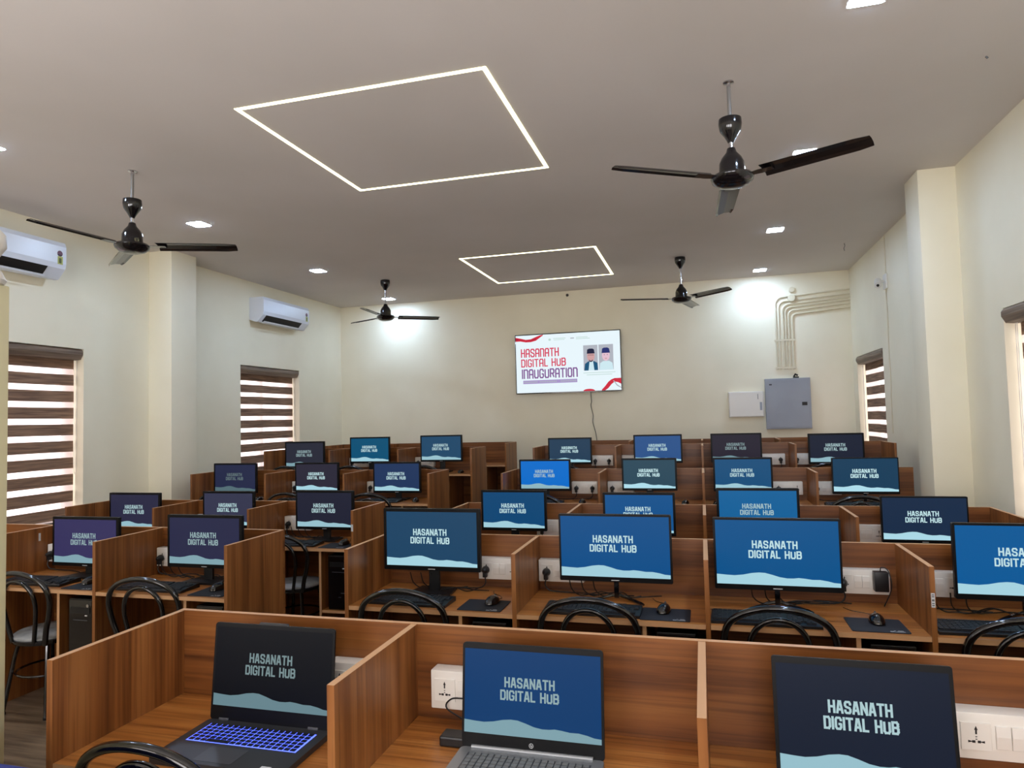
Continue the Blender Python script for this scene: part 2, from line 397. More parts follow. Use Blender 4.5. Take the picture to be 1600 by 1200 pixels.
for r in range(1, 7):
    ex = {1: 'front row of wooden carrels carrying the laptops, nearest the camera', 6: 'rearmost carrel row of the right block, bare, below the wall television'}.get(
        r, '%s row of wooden carrels from the front, right of the aisle' % ROW[r])
    desk(r, XR0-2*W_-(.017 if r == 1 else 0), 4, ex, .062 if r == 4 else 0)
for r in range(2, 7):
    ex = {6: 'rearmost carrel row of the left block, with an empty end bay by the aisle'}.get(r, '%s row of wooden carrels from the front, left of the aisle' % ROW[r])
    desk(r, XL0-3*W_, 3, ex)

# ------------------------------------------------------------------ monitors
MW, MH = .50, .298
def make_monitor(kind):
    e = empty('computer_monitor', (0, 0, 0))
    g = G(); bz = .009 if kind == 'thin' else .016
    # casing with a rounded front bezel; screen sits 2 mm in front
    g.prism(rrect(-MW/2, MW/2, 0, MH, .006), .0, .022, BEZ, 'Y')
    g.prism(rrect(-MW/2*.8, MW/2*.8, .03, MH-.03, .02), .0222, .048, BLK, 'Y')
    g.box(-.018, .018, -.0012, 0, .006, .009, LOGO)
    body = g.obj('casing', e, smooth=True, loc=(0, 0, .095))
    lo = .022
    s = screen_geo(MW-2*bz, MH-bz-lo, -.0015).obj('screen', e, loc=(0, 0, .095+lo))
    if kind == 'thin':
        g = G(); g.box(-.012, .012, .03, .045, .012, .2, BLKG, bev=.003); g.obj('stand_neck', e)
        g = G(); g.tube(catmull([(-.14, -.06, .009), (-.07, .01, .014), (0, .04, .024), (.07, .01, .014), (.14, -.06, .009)], 5), [.005]+[.008]*19+[.005], BLKG, 8)
        g.obj('stand_foot', e, smooth=True)
    else:
        g = G(); g.box(-.03, .03, .032, .052, .01, .2, BLK, bev=.004); g.obj('stand_neck', e)
        g = G(); g.prism([(-.12, -.05), (.12, -.05), (.1, .11), (-.1, .11)], .001, .012, BLK, 'Z'); g.obj('stand_foot', e)
    return e
K_MON = {k: Kind(lambda k=k: make_monitor(k)) for k in ('thin', 'wide')}
def place_monitor(row, xc, w_, ztop, bgc, br, label, kind='wide', rz=0, dy=-.2):
    e = K_MON[kind].get(); sc = w_/MW
    zb = FZ[row]+DZ
    e.location = (xc, RY[row]+dy, zb+.0005); e.rotation_euler = (0, 0, rz)
    h = ztop-zb                                             # overall height
    e.scale = (sc, 1, 1)
    for ch in e.children:
        nm = ch.name.split('.')[0]
        if nm == 'screen': ch.color = (*lin([v*.93 for v in bgc]), br)
        if nm in ('casing', 'screen'):
            ch.scale = (1, 1, sc); base = h-MH*sc
            ch.location.z = base + (.022*sc if nm == 'screen' else 0)
        if nm == 'stand_neck': ch.scale = (1/sc, 1, 1)
        if nm == 'stand_foot': ch.scale = (1/sc, 1, 1)
    tag(e, label, 'monitor', 'desktop monitors'); return e
SEAT_R = ['next to aisle', 'second from aisle', 'third from aisle', 'by right wall']
SEAT_L = ['by left wall', 'middle carrel', 'next to aisle']
M = {  # row: list of (block, seat, xc, width, ztop, colour, brightness, look, kind)
 2: [('R', 0, -1.41, .548, 1.195, (33, 74, 108), .85, 'large black monitor with slate blue screen', 'wide'),
     ('R', 1, -.44, .554, 1.177, (12, 84, 146), .8, 'large thin-framed monitor with bright blue screen', 'thin'),
     ('R', 2, .31, .558, 1.169, (10, 88, 148), .85, 'large thin-framed monitor with blue screen', 'thin'),
     ('R', 3, 1.31, .55, 1.16, (12, 96, 162), .85, 'blue monitor cut off by the photo edge', 'thin'),
     ('L', 2, -2.84, .516, 1.142, (44, 46, 76), .48, 'monitor with dim indigo screen and grey lettering', 'wide'),
     ('L', 1, -3.716, .512, 1.119, (58, 54, 98), .48, 'monitor with dull violet screen partly behind a partition', 'wide')],
 3: [('R', 0, -1.33, .485, 1.147, (18, 76, 124), .8, 'monitor with blue screen beside a plugged socket', 'wide'),
     ('R', 1, -.44, .489, 1.133, (22, 88, 150), .8, 'blue monitor half hidden behind a larger one', 'wide'),
     ('R', 2, .33, .515, 1.166, (22, 104, 164), .6, 'monitor with lighter blue screen and thick top frame', 'wide'),
     ('R', 3, 1.30, .482, 1.118, (28, 48, 76), .9, 'monitor with dark navy screen and bright white hills', 'thin'),
     ('L', 2, -2.86, .504, 1.137, (36, 38, 56), .7, 'monitor with charcoal screen and cyan lettering', 'wide'),
     ('L', 1, -3.736, .488, 1.128, (58, 60, 84), .75, 'monitor with grey-violet screen partly behind a partition', 'wide'),
     ('L', 0, -4.67, .525, 1.113, (46, 46, 72), .65, 'monitor with dark screen and pale blue lettering', 'wide')],
 4: [('R', 0, -1.42, .485, 1.276, (8, 116, 216), .6, 'monitor with vivid sky blue screen', 'wide'),
     ('R', 1, -.47, .481, 1.279, (46, 78, 96), .95, 'monitor with grey-teal screen', 'wide'),
     ('R', 2, .32, .485, 1.278, (26, 84, 130), .75, 'monitor with steel blue screen', 'wide'),
     ('R', 3, 1.275, .501, 1.269, (26, 66, 96), .95, 'monitor with deep teal screen and mint lettering', 'thin'),
     ('L', 2, -2.913, .507, 1.263, (36, 58, 98), .8, 'monitor with navy blue screen', 'wide'),
     ('L', 1, -3.80, .50, 1.263, (48, 46, 62), .85, 'monitor with charcoal grey screen and ivory lettering', 'wide'),
     ('L', 0, -4.77, .525, 1.263, (40, 46, 76), .2, 'monitor with very dim lettering on a dark screen', 'wide')],
 5: [('R', 0, -1.41, .485, 1.435, (38, 66, 92), .85, 'small-looking monitor with slate screen', 'wide'),
     ('R', 1, -.463, .506, 1.453, (46, 88, 146), .75, 'monitor with blue-violet screen', 'wide'),
     ('R', 2, .33, .502, 1.452, (42, 38, 52), .35, 'monitor with nearly black screen and faint lettering', 'wide'),
     ('R', 3, 1.275, .513, 1.435, (32, 38, 56), .6, 'monitor with near-black screen and cyan lettering', 'wide'),
     ('L', 2, -2.92, .514, 1.49, (36, 78, 112), .7, 'raised monitor with blue-teal screen', 'wide'),
     ('L', 1, -3.83, .521, 1.483, (14, 86, 124), .8, 'raised monitor with bright teal screen', 'wide'),
     ('L', 0, -4.71, .545, 1.443, (46, 48, 62), .45, 'monitor with black-grey screen beside the far left window', 'wide')]}
blk = {'R': 'right block', 'L': 'left block'}
def where(r, b, s): return '%s row %s, %s' % (ROW[r], blk[b], seatname(b, s))
def seatname(b, s): return (SEAT_R if b == 'R' else SEAT_L)[s]
for r, l in M.items():
    for (b, s, xc, w_, zt, c, br, look, kind) in l:
        place_monitor(r, xc, w_, zt, c, br, '%s, %s' % (look, where(r, b, s)), kind,
                      rz=0)

# ------------------------------------------------------------------ keyboards, mice, pads, towers
def make_keyboard():
    e = empty('keyboard', (0, 0, 0)); g = G()
    g.prism([(-.075, 0), (.075, 0), (.075, .022), (.06, .024), (-.07, .013), (-.075, .011)], -.225, .225, BLK, 'X'); g.obj('base', e)
    g = G(); rows = [(.053, 18), (.031, 21), (.012, 21), (-.007, 20), (-.026, 20), (-.045, 16)]
    for y, n in rows:
        x = -.217; z = .0185+.07*(y)*1.0
        for k in range(n):
            wk = .0178
            if n == 16 and k == 4: wk = .11
            if x+wk > .219: break
            if not (.065 < x < .073 or .137 < x < .145): g.box(x, x+wk, y-.0082, y+.0082, z-.001, z+.006, KEYS)
            x += wk+.0028
    g.obj('keycaps', e); return e
K_KB = Kind(make_keyboard)
def make_mouse():
    e = empty('mouse', (0, 0, 0)); g = G(); bm = bmesh.new(); bmesh.ops.create_uvsphere(bm, u_segments=18, v_segments=12, radius=1)
    for v in bm.verts:
        x, y, z = v.co; v.co = (x*.032*(1-.12*y), y*.055, (z*.034 if z > 0 else z*.004)+.0045)
    g.addbm(bm, BLKG); g.obj('shell', e, smooth=True)
    g = G(); g.lathe([(.008, -.003), (.0085, 0), (.008, .003)], DGREY, (0, .03, .031), 14, 'X'); g.obj('scroll_wheel', e)
    g = G(); g.tube(catmull([(0, .053, .008), (.005, .09, .004), (-.03, .13, .003), (-.07, .15, .003), (-.1, .2, .003)], 5), .0018, RUB, 5); g.obj('cord', e)
    return e
K_MS = Kind(make_mouse)
def make_pad():
    e = empty('mouse_pad', (0, 0, 0)); g = G(); g.prism(rrect(-.11, .11, -.098, .098, .008), 0, .003, MPAD, 'Z'); g.obj('mat', e)
    g = G(); g.flat = True
    for x0, x1, y0, y1 in ((.035, .05, -.083, -.079), (.05, .058, -.075, -.071), (.06, .09, -.083, -.080), (.066, .086, -.074, -.070), (.035, .09, -.091, -.0885)):
        g.poly([(x0, y0, .0034), (x1, y0, .0034), (x1, y1, .0034), (x0, y1, .0034)], LOGO)
    g.obj('printed_mark', e); return e
K_MP = Kind(make_pad)
def make_tower():
    e = empty('computer_tower', (0, 0, 0)); g = G(); g.box(-.085, .085, 0, .38, 0, .39, BLK, bev=.004); g.obj('case', e)
    g = G(); g.box(-.082, .082, -.008, -.0005, .006, .384, BLKG, bev=.003)
    g.box(-.07, .07, -.011, -.008, .31, .345, BLK); g.box(-.05, .05, -.010, -.008, .27, .274, DGREY); g.obj('front_bezel', e)
    g = G(); g.box(.035, .05, -.0105, -.008, .296, .302, LOGO); g.box(.02, .05, -.0105, -.008, .12, .124, DGREY); g.box(.0, .02, -.0105, -.008, .09, .094, DGREY); g.obj('ports', e)
    g = G(); g.lathe([(.009, 0), (.009, -.004)], CHROME, (.055, -.008, .355), 14, 'Y'); g.obj('power_button', e)
    return e
K_TW = Kind(make_tower)
seatX = {('R', s): XR0+(s-2)*W_ for s in range(4)}; seatX.update({('L', s): XL0+(s-3)*W_ for s in range(3)})
kbdx = {(2, 'R', 0): (.285, -.38), (2, 'R', 1): (.35, -.385), (2, 'R', 2): (.24, -.40), (2, 'R', 3): (.25, -.38), (2, 'L', 2): (.31, -.37), (2, 'L', 1): (.33, -.37)}
for r in (2, 3, 4, 5):
    for b, n in (('R', 4), ('L', 3)):
        for s in range(n):
            if (r, b, s) == (2, 'L', 0): continue
            L0 = seatX[(b, s)]; z = FZ[r]+DZ+.0005; dx, dy = kbdx.get((r, b, s), (.3, -.38))
            k = K_KB.get(); k.location = (L0+dx, RY[r]+dy, z); k.rotation_euler = (0, 0, random.uniform(-.04, .03))
            tag(k, 'black keyboard, ' + where(r, b, s), 'keyboard', 'desktop keyboards')
            if r == 2 or r == 3 and b == 'L':
                p = K_MP.get(); px = L0+.672 if b == 'R' or r == 3 else L0+.70
                px = min(px, L0+W_-.125)
                p.location = (px+.012, RY[r]-.378, z)
                tag(p, 'dark mouse pad with white mark, ' + where(r, b, s), 'mouse pad', 'mouse pads')
            m = K_MS.get(); m.location = (L0+.695+.02*((s*7+r) % 3-1), RY[r]-.34, z+(.0036 if (r == 2 or r == 3 and b == 'L') else 0)); m.rotation_euler = (0, 0, random.uniform(-.25, .3))
            tag(m, 'black wired mouse, ' + where(r, b, s), 'mouse', 'computer mice')
            if (r in (2,)) or (b == 'L' and r in (3,)):
                t = K_TW.get(); t.location = (L0+.73, RY[r]-DD+.05, FZ[r]+.3035)
                tag(t, 'black computer tower under desk, ' + where(r, b, s), 'computer tower', 'computer towers')

# ------------------------------------------------------------------ switch boxes and plugs
def make_switchbox():
    e = empty('switch_box', (0, 0, 0)); g = G(); g.box(-.12, .12, -.055, 0, 0, .112, WHITE, bev=.004); g.obj('box', e, smooth=True)
    for x in (-.075, .075):
        g = G(); g.box(x-.033, x+.033, -.0585, -.0551, .023, .089, WHITE, bev=.001)
        y = -.0588
        g.poly([(x-.004, y, .072), (x+.004, y, .072), (x, y, .082)], SOCKD); g.box(x-.002, x+.002, y-.0003, y, .062, .074, SOCKD)
        for q in (-1, 1): g.poly([(x+q*.006, y, .044), (x+q*.018, y, .041), (x+q*.018, y, .047)], SOCKD); g.box(x+q*.006-.0035, x+q*.006+.0035, y-.0003, y, .041, .047, SOCKD)
        for q in (.050, .056): g.box(x-.002, x+.002, y-.0003, y, q-.001, q+.001, SOCKD)
        g.obj('socket', e)
    for x in (-.017, .017):
        g = G(); g.prism([(-.0551, .028), (-.059, .03), (-.0625, .06), (-.060, .084), (-.0551, .085)], x-.0155, x+.0155, WHITE, 'X'); g.obj('rocker_switch', e)
    return e
K_SB = Kind(make_switchbox)
boxx = {('R', 0): .65, ('R', 1): .135, ('R', 2): .70, ('R', 3): .135, ('L', 2): .135, ('L', 1): .135, ('L', 0): .735}
def box_x(r, b, s):
    o = boxx[(b, s)]
    if (b, s) == ('R', 0): o = .67
    if (r, b, s) == (1, 'R', 0): o = .70
    if (r, b, s) == (1, 'R', 1): o = .18
    return seatX[(b, s)]+o
def make_plug():
    e = empty('power_cable', (0, 0, 0)); g = G()
    g.lathe([(.014, 0), (.021, -.006), (.021, -.018), (.012, -.04), (.006, -.046)], BLK, (0, 0, 0), 14, 'Y')
    g.box(-.011, .011, -.034, -.012, -.036, 0, BLK, bev=.003); g.obj('plug', e, smooth=True)
    g = G(); g.tube(catmull([(0, -.024, -.034), (.004, -.03, -.062), (-.02, -.03, -.088), (-.09, -.02, -.0968), (-.2, -.03, -.0965), (-.28, -.05, -.0965)], 6), .0036, RUB, 6); g.obj('cord', e)
    return e
K_PC = Kind(make_plug)
for r in (1, 2, 3, 4, 5):
    for b, n in (('R', 4), ('L', 3)):
        if r == 1 and b == 'L': continue
        for s in range(n):
            if (r, b, s) == (2, 'L', 0): continue
            x = box_x(r, b, s); zz = FZ[r]+DZ+.052; yy = RY[r]-.0005
            q = K_SB.get(); q.location = (x, yy, zz)
            tag(q, 'white switch and socket box, ' + where(r, b, s), 'switch box', 'white switch boxes')
            if r == 1 and s in (0, 1, 2, 3) and s != 0: continue
            p = K_PC.get(); left = (b == 'R' and s in (1, 3)) or b == 'L' and s in (1, 2)
            p.location = (x+(-.075 if not (r == 1) else .075), yy-.0592, zz+.052)
            if left: p.scale = (-1, 1, 1)
            if r == 1: p.location.x = x-.02-.055
            if (r, b, s) == (2, 'R', 2): p.location.x = x-.085
            tag(p, 'black plug and cord in white box, ' + where(r, b, s), 'power cable', 'black power plugs and cords')

# extra plug beside the first one on boxes that clearly hold two
for (r, s) in ((5, 0), (4, 0), (5, 2)):
    p = K_PC.get(); x = box_x(r, 'R', s); p.location = (x+.075, RY[r]-.0597, FZ[r]+DZ+.052+.052)
    tag(p, 'right-hand plug of two, ' + where(r, 'R', s), 'power cable', 'black power plugs and cords')
# adapter on the second row, third seat
bx = box_x(2, 'R', 2)
e = empty('power_adapter', (bx+.075, RY[2]-.0592, FZ[2]+DZ+.075)); tag(e, 'black power adapter plugged into the white box, second row, right block, third seat', 'adapter')
g = G(); g.box(-.03, .03, -.045, -.0005, 0, .09, BLK, bev=.005); g.obj('brick', e, smooth=True)
g = G(); g.tube(catmull([(0, -.02, .09), (.005, -.02, .108), (.028, -.03, .1), (.04, -.04, .05), (.036, -.035, 0), (.01, -.02, -.07)], 6), .0025, RUB, 6); g.obj('cord', e)
# loose cords lying on the second row desks
def cords(L0, r, label, seed):
    rnd = random.Random(seed); e = empty('loose_cords', (L0, RY[r], FZ[r]+DZ)); tag(e, label, 'cable', 'tangled cords behind monitors')
    for k in range(3):
        x0 = .2+.06*k; pts = [(x0, -.17, .10), (x0+.01, -.15, .04), (x0+.05, -.12, .006)]
        for j in range(4): pts.append((x0+.1+j*.07+rnd.uniform(-.02, .02), -.10+rnd.uniform(-.05, .045), .0055+.001*k+rnd.uniform(0, .012)))
        g = G(); g.tube(catmull(pts, 6), .003, RUB, 6); g.obj('cord', e)
cords(seatX[('R', 0)], 2, 'tangled black cords behind the slate blue monitor, second row aisle-end desk', 1)
cords(seatX[('R', 1)], 2, 'tangled black cords on the second row desk, second seat from the aisle', 2)
cords(seatX[('R', 2)], 2, 'black cords running to the adapter, second row desk, third seat from the aisle', 3)
cords(seatX[('R', 3)]-.1, 2, 'black cords on the second row desk by the right wall', 4)
cords(seatX[('L', 2)]-.05, 2, 'dark cords under the indigo monitor, second row left of the aisle', 5)
cords(seatX[('L', 2)]-.05, 3, 'dark cords under the charcoal monitor, third row left of the aisle', 6)

# ------------------------------------------------------------------ chairs
def make_chair():
    e = empty('chair', (0, 0, 0))
    def hoop(hw, top, bot_hw, r, z0=.44, yo=0):
        P = [(-bot_hw, z0), (-bot_hw-.022, .54), (-hw+.014, top-.25), (-hw, top-.15), (-hw*.87, top-.07), (-hw*.5, top-.018), (0, top),
             (hw*.5, top-.018), (hw*.87, top-.07), (hw, top-.15), (hw-.014, top-.25), (bot_hw+.022, .54), (bot_hw, z0)]
        pts = [(x, yo-.175-(z-.44)*.13+.010*(abs(x)/.2)**2, z) for x, z in P]
        g = G(); g.tube(catmull(pts, 5), r, CHB, 10); return g
    hoop(.223, .872, .16, .0155).obj('outer_hoop', e, smooth=True)
    hoop(.122, .822, .08, .0125, yo=.002).obj('inner_hoop', e, smooth=True)
    g = G(); g.lathe([(.17, .425), (.19, .428), (.2, .44), (.2, .452), (.19, .456)], CHB, seg=36); g.obj('seat_rim', e, smooth=True)
    g = G(); g.lathe([(.186, .4565), (.188, .468), (.175, .478), (.1, .484), (.01, .485)], PAD, seg=36); g.obj('seat', e, smooth=True)
    for a in (45, 135, 225, 315):
        c, s = math.cos(math.radians(a)), math.sin(math.radians(a))
        g = G(); g.tube([(c*.15, s*.15, .43), (c*.17, s*.17, .36), (c*.23, s*.23, .012)], .012, CHB, 8); leg = g.obj('leg', e, smooth=True)
        g = G(); g.lathe([(.015, 0), (.015, .014)], RUB, (c*.23, s*.23, 0), 10); g.obj('foot_cap', leg)
    g = G(); g.tube([(.17*math.cos(t*PI/14), .17*math.sin(t*PI/14), .24) for t in range(28)], .007, CHB, 6, closed=True); g.obj('leg_ring', e, smooth=True)
    return e
K_CH = Kind(make_chair)
CH = [(1, 'R', 0, .33, -.02), (2, 'R', 0, .30, .02), (2, 'R', 1, .35, -.02), (2, 'R', 2, .29, -.02), (2, 'R', 3, .32, .03),
      (2, 'L', 2, .33, .06), (2, 'L', 1, .33, .0), (3, 'L', 2, .29, -.03),
      (4, 'L', 0, .32, 0), (4, 'L', 1, .25, 0), (4, 'L', 2, .26, .02), (5, 'L', 0, .30, 0), (5, 'L', 1, .27, 0), (5, 'L', 2, .30, 0),
      (4, 'R', 0, .32, 0), (4, 'R', 1, .28, 0), (4, 'R', 2, .28, 0), (4, 'R', 3, .30, .03),
      (5, 'R', 0, .31, 0), (5, 'R', 1, .33, 0), (5, 'R', 2, .27, 0), (5, 'R', 3, .30, 0)]
for r, b, s, dx, rz in CH:
    c = K_CH.get(); c.location = (seatX[(b, s)]+dx-(.017 if r == 1 else 0), RY[r]-DD+.198, FZ[r]); c.rotation_euler = (0, 0, rz)
    if r == 1: c.scale = (1, 1, .965)
    tag(c, 'black hoop-backed chair, %s' % where(r, b, s), 'chair', 'black hoop-backed chairs')

# ------------------------------------------------------------------ laptops
def laptop(x, w_, z_top, lean, bgc, br, label, style):
    zb = DZ+.0005; yh = 1.822
    e = empty('laptop', (x, yh, zb)); tag(e, label, 'laptop', 'laptops on the front desk')
    dep = .25; hw = w_/2; base = SILV if style == 'silver' else DGREY
    if style != 'silver': base = mat('gunmetal_laptop', (62, 64, 68), .4, .3)
    g = G(); g.prism(rrect(-hw, hw, -dep, 0, .012), 0, .016, base, 'Z'); g.obj('base', e)
    # key bed
    g = G(); kb = G(); y0 = -.035
    if style == 'glow':
        glow = mat('key_backlight', (10, 10, 30), .5, emit=(84, 104, 255), es=3.0)
        g.box(-hw+.03, hw-.03, -.138, -.030, .0161, .0166, glow); key = mat('dark_key', (14, 16, 34), .45)
    else:
        key = mat('silver_key', (120, 124, 126), .45) if style == 'silver' else KEYS
        g.box(-hw+.03, hw-.03, -.138, -.030, .0161, .0164, DGREY)
    for rr in range(6):
        yk = -.039-rr*.0178; n = 18 if w_ > .38 else 17; stp = (w_-.066)/n
        for k in range(n):
            if rr == 5 and 3 <= k <= 6: continue
            xk = -hw+.033+k*stp; kb.box(xk+.002, xk+stp-.002, yk-.0066, yk+.0066, .0167, .0185, key)
        if rr == 5: kb.box(-hw+.033+3*stp+.0012, -hw+.033+7*stp-.0012, yk-.0075, yk+.0075, .0167, .0185, key)
    g.obj('key_bed', e); kb.obj('keys', e)
    g = G(); g.prism(rrect(-.075, .045, -.235, -.155, .005), .0161, .0168, DGREY if style != 'silver' else SILV, 'Z'); g.obj('touchpad', e)
    if style == 'glow':
        g = G(); g.box(hw-.075, hw-.045, -.235, -.222, .0161, .0165, LOGO); g.obj('palm_rest_sticker', e)
    # lid
    h = (z_top-zb-.012)/math.cos(lean)
    lid = empty('lid', (0, 0, .012)); lid.parent = e; lid.rotation_euler = (-lean, 0, 0)
    g = G(); pl = rrect(-hw, hw, .002, h, .010 if style != 'dark' else .006)
    g.prism(pl, 0, .007, BEZ, 'Y'); g.obj('lid_shell', lid, smooth=True)
    if style == 'glow':
        g = G(); g.prism([(-.055, h-.001), (.05, h-.001), (.045, h+.006), (-.05, h+.006)], .0, .007, BLK, 'Y'); g.obj('webcam_bump', lid)
    lo = {'silver': .042, 'glow': .045, 'dark': .03}[style]; sd = {'silver': .007, 'glow': .008, 'dark': .009}[style]; up = {'silver': .016, 'glow': .012, 'dark': .016}[style]
    s = screen_geo(w_-2*sd, h-lo-up, -.001).obj('screen', lid, loc=(0, 0, lo)); s.color = (*lin(bgc), br)
    if style == 'silver':
        g = G(); g.tube([(-hw+.03, -.003, .006), (hw-.03, -.003, .006)], .006, SILV, 10); g.obj('hinge', lid, smooth=True)
        g = G(); c = (0, .022)
        n = 24
        g.flat = True
        for k in range(n):
            a, b2 = 2*PI*k/n, 2*PI*(k+1)/n
            g.poly([(r_*math.cos(t), -.0012, c[1]+r_*math.sin(t)) for r_, t in ((.0052, a), (.0062, a), (.0062, b2), (.0052, b2))], LOGO)
        def st(x0, z0, x1, z1, t=.0008): g.poly([(x0-t/2, -.0012, c[1]+z0), (x0+t/2, -.0012, c[1]+z0), (x1+t/2, -.0012, c[1]+z1), (x1-t/2, -.0012, c[1]+z1)], LOGO)
        st(-.0032, -.002, -.0014, .0052); st(-.0010, -.002, -.0002, .0015); st(-.0019, .0012, -.0002, .0016, .0012)
        st(.0002, -.0052, .0020, .0018); st(.0018, -.002, .0028, .0018); st(.0008, -.0016, .0018, -.0012, .0012)
        g.obj('maker_badge', lid)
    elif style == 'glow':
        for x_ in (-hw+.05, hw-.06):
            g = G(); g.box(x_-.017, x_+.017, -.004, .008, -.008, .010, DGREY, bev=.002); g.obj('hinge', lid)
    return e
laptop(-1.285, .418, 1.050, .10, (5, 8, 15), .30, 'black laptop with glowing blue keyboard on the front desk, leftmost', 'glow')
laptop(-.475, .395, 1.040, .10, (0, 57, 108), .46, 'silver laptop with blue screen on the front desk, middle one', 'silver')
laptop(.345, .40, 1.056, .10, (16, 27, 46), .68, 'dark laptop with navy screen on the front desk, rightmost', 'dark')
# things around them
e = empty('laptop_charger', (-.70, 1.86, DZ+.0005)); tag(e, 'black laptop charger and cord beside the silver laptop on the front desk', 'charger')
g = G(); g.box(-.045, .035, -.025, .03, 0, .028, BLK, bev=.005); g.obj('brick', e)
g = G(); g.tube(catmull([(.03, 0, .015), (.05, .02, .01), (.02, .06, .03), (-.06, .08, .06), (-.05, .09, .085), (-.005, .09, .09)], 6), .0025, RUB, 6); g.obj('cord', e)
g = G(); g.box(-.012, .02, .10, .135, .0, .055, BLK, bev=.004); g.obj('plug_block', e)

# ------------------------------------------------------------------ ceiling fans
def make_fan(drop, cup_low, flyer):
    e = empty('ceiling_fan', (0, 0, 0))             # origin at the ceiling hook; hub 'drop' below
    g = G(); g.tube([(0, 0, -.005), (0, 0, -drop+.15)], .011, ROD if cup_low else CHROME, 10); g.obj('down_rod', e, smooth=True)
    zc = -.215 if cup_low else -.003
    g = G(); prof = [(.062, zc), (.064, zc-.03), (.058, zc-.065), (.034, zc-.10), (.02, zc-.125), (.016, zc-.135)]
    g.lathe(prof, FANM); g.obj('canopy_cup', e, smooth=True)
    if cup_low:
        g = G(); g.lathe([(.03, 0), (.03, -.006), (.012, -.01), (.012, -.03)], CHROME, seg=16); g.obj('ceiling_hook', e, smooth=True)
        g = G(); g.tube([(0, 0, zc-.13), (0, 0, -drop+.15)], .0125, CHROME, 12); g.obj('chrome_sleeve', e, smooth=True)
    z = -drop
    g = G(); g.lathe([(.012, z+.175), (.022, z+.17), (.03, z+.145), (.055, z+.115), (.068, z+.085), (.07, z+.045), (.072, z+.02)], FANM); g.obj('motor_dome', e, smooth=True)
    g = G(); g.lathe([(.07, z+.022), (.108, z+.015), (.118, z+.002), (.112, z-.018), (.085, z-.04), (.05, z-.05), (.01, z-.052)], FANM); g.obj('hub', e, smooth=True)
    for k in range(3):
        Mx = Matrix.Rotation(k*2*PI/3, 4, 'Z')
        g = G()
        P = []
        n = 8
        for i in range(n+1):
            t = i/n; x = .17+t*.55; hwid = .062-.006*t; zz = z+.004-.012*t*0
            P.append((x, hwid, zz))
        # cambered, pitched blade with thickness
        ring = []
        cs = [(-1, -.004), (-.75, .005), (0, .009), (.75, .003), (1, -.008)]
        for x, hwid, zz in P:
            if x > .71: hw2 = hwid*.8
            else: hw2 = hwid
            ring.append([(x, c*hw2, zz+d-c*hw2*.17) for c, d in cs])
        for dz in (0, -.0025):
            for i in range(n):
                for j in range(4):
                    q = [ring[i][j], ring[i][j+1], ring[i+1][j+1], ring[i+1][j]]
                    g.poly([tuple(Mx @ Vector((a, b, c+dz))) for a, b, c in (q if dz == 0 else q[::-1])], FANB)
        g.flat = True
        b = g.obj('blade', e)
        g = G(); g.prism([(.09, -.02), (.16, -.032), (.23, -.028), (.23, .028), (.16, .032), (.09, .02)], z-.004, z-.0005, FANM, 'Z')
        for v in range(len(g.v)): g.v[v] = tuple(Mx @ Vector(g.v[v]))
        g.obj('blade_arm', b)
    if flyer:
        g = G(); g.flat = False
        if flyer == 1:
            for sx in (0, 1): g.box(-.045, .045, -.0006, .0006, 0, -.085, LOGO, M=Matrix.Translation((-.01, -.02+sx*.012, z-.05)) @ Matrix.Rotation(.25, 4, 'Y') @ Matrix.Rotation(.45, 4, 'X'))
            g.box(-.02, .015, -.0014, -.0008, -.06, -.025, GREY, M=Matrix.Translation((-.01, -.02, z-.05)) @ Matrix.Rotation(.25, 4, 'Y') @ Matrix.Rotation(.45, 4, 'X'))
        else: g.box(-.04, .04, -.0006, .0006, 0, -.04, LOGO, M=Matrix.Translation((0, 0, z-.045)) @ Matrix.Rotation(.5, 4, 'X'))
        g.obj('paper_tag', e)
    return e
for (x, y, drop, ang, low, fly, lab) in (
    (.216, 3.98, .553, -28.0, 1, 0, 'near right ceiling fan, its long blades in front of a ceiling light'),
    (-3.927, 3.99, .556, 24, 1, 0, 'near left ceiling fan in front of the near air conditioner'),
    (-3.976, 8.22, .49, 34, 0, 0, 'far left ceiling fan near the back wall corner'),
    (-.18, 8.33, .50, -43, 0, 0, 'far right ceiling fan in front of the back wall')):
    f = make_fan(drop, low, fly); f.location = (x, y, CZ-.0005); tag(f, lab, 'ceiling fan', 'black ceiling fans')
    for ch in f.children:
        if ch.name.split('.')[0] == 'blade': ch.rotation_euler = (0, 0, math.radians(ang))

# ------------------------------------------------------------------ ceiling lights
def strip(x0, x1, y0, y1, label):
    e = empty('light_strip', ((x0+x1)/2, (y0+y1)/2, CZ)); tag(e, label, 'light strip', 'rectangular ceiling light strips')
    a, b = (x1-x0)/2, (y1-y0)/2; t = .024; g = G()
    for q in ((-a, a, -b, -b+t), (-a, a, b-t, b), (-a, -a+t, -b+t, b-t), (a-t, a, -b+t, b-t)): g.box(q[0], q[1], q[2], q[3], -.003, -.0003, STR)
    g.obj('diffuser', e)
strip(-2.595, -1.035, 3.385, 4.935, 'larger-looking glowing rectangular light strip set in the ceiling nearer the camera')
strip(-2.65, -1.055, 7.43, 9.0, 'smaller-looking glowing rectangular light strip in the ceiling near the television')
def make_spot():
    e = empty('ceiling_light', (0, 0, 0)); g = G(); g.prism(rrect(-.085, .085, -.085, .085, .015), -.0035, -.0002, WHITE, 'Z'); g.obj('frame', e)
    g = G(); g.prism(rrect(-.075, .075, -.075, .075, .012), -.0055, -.0036, LED, 'Z'); g.obj('diffuser', e); return e
K_SP = Kind(make_spot)
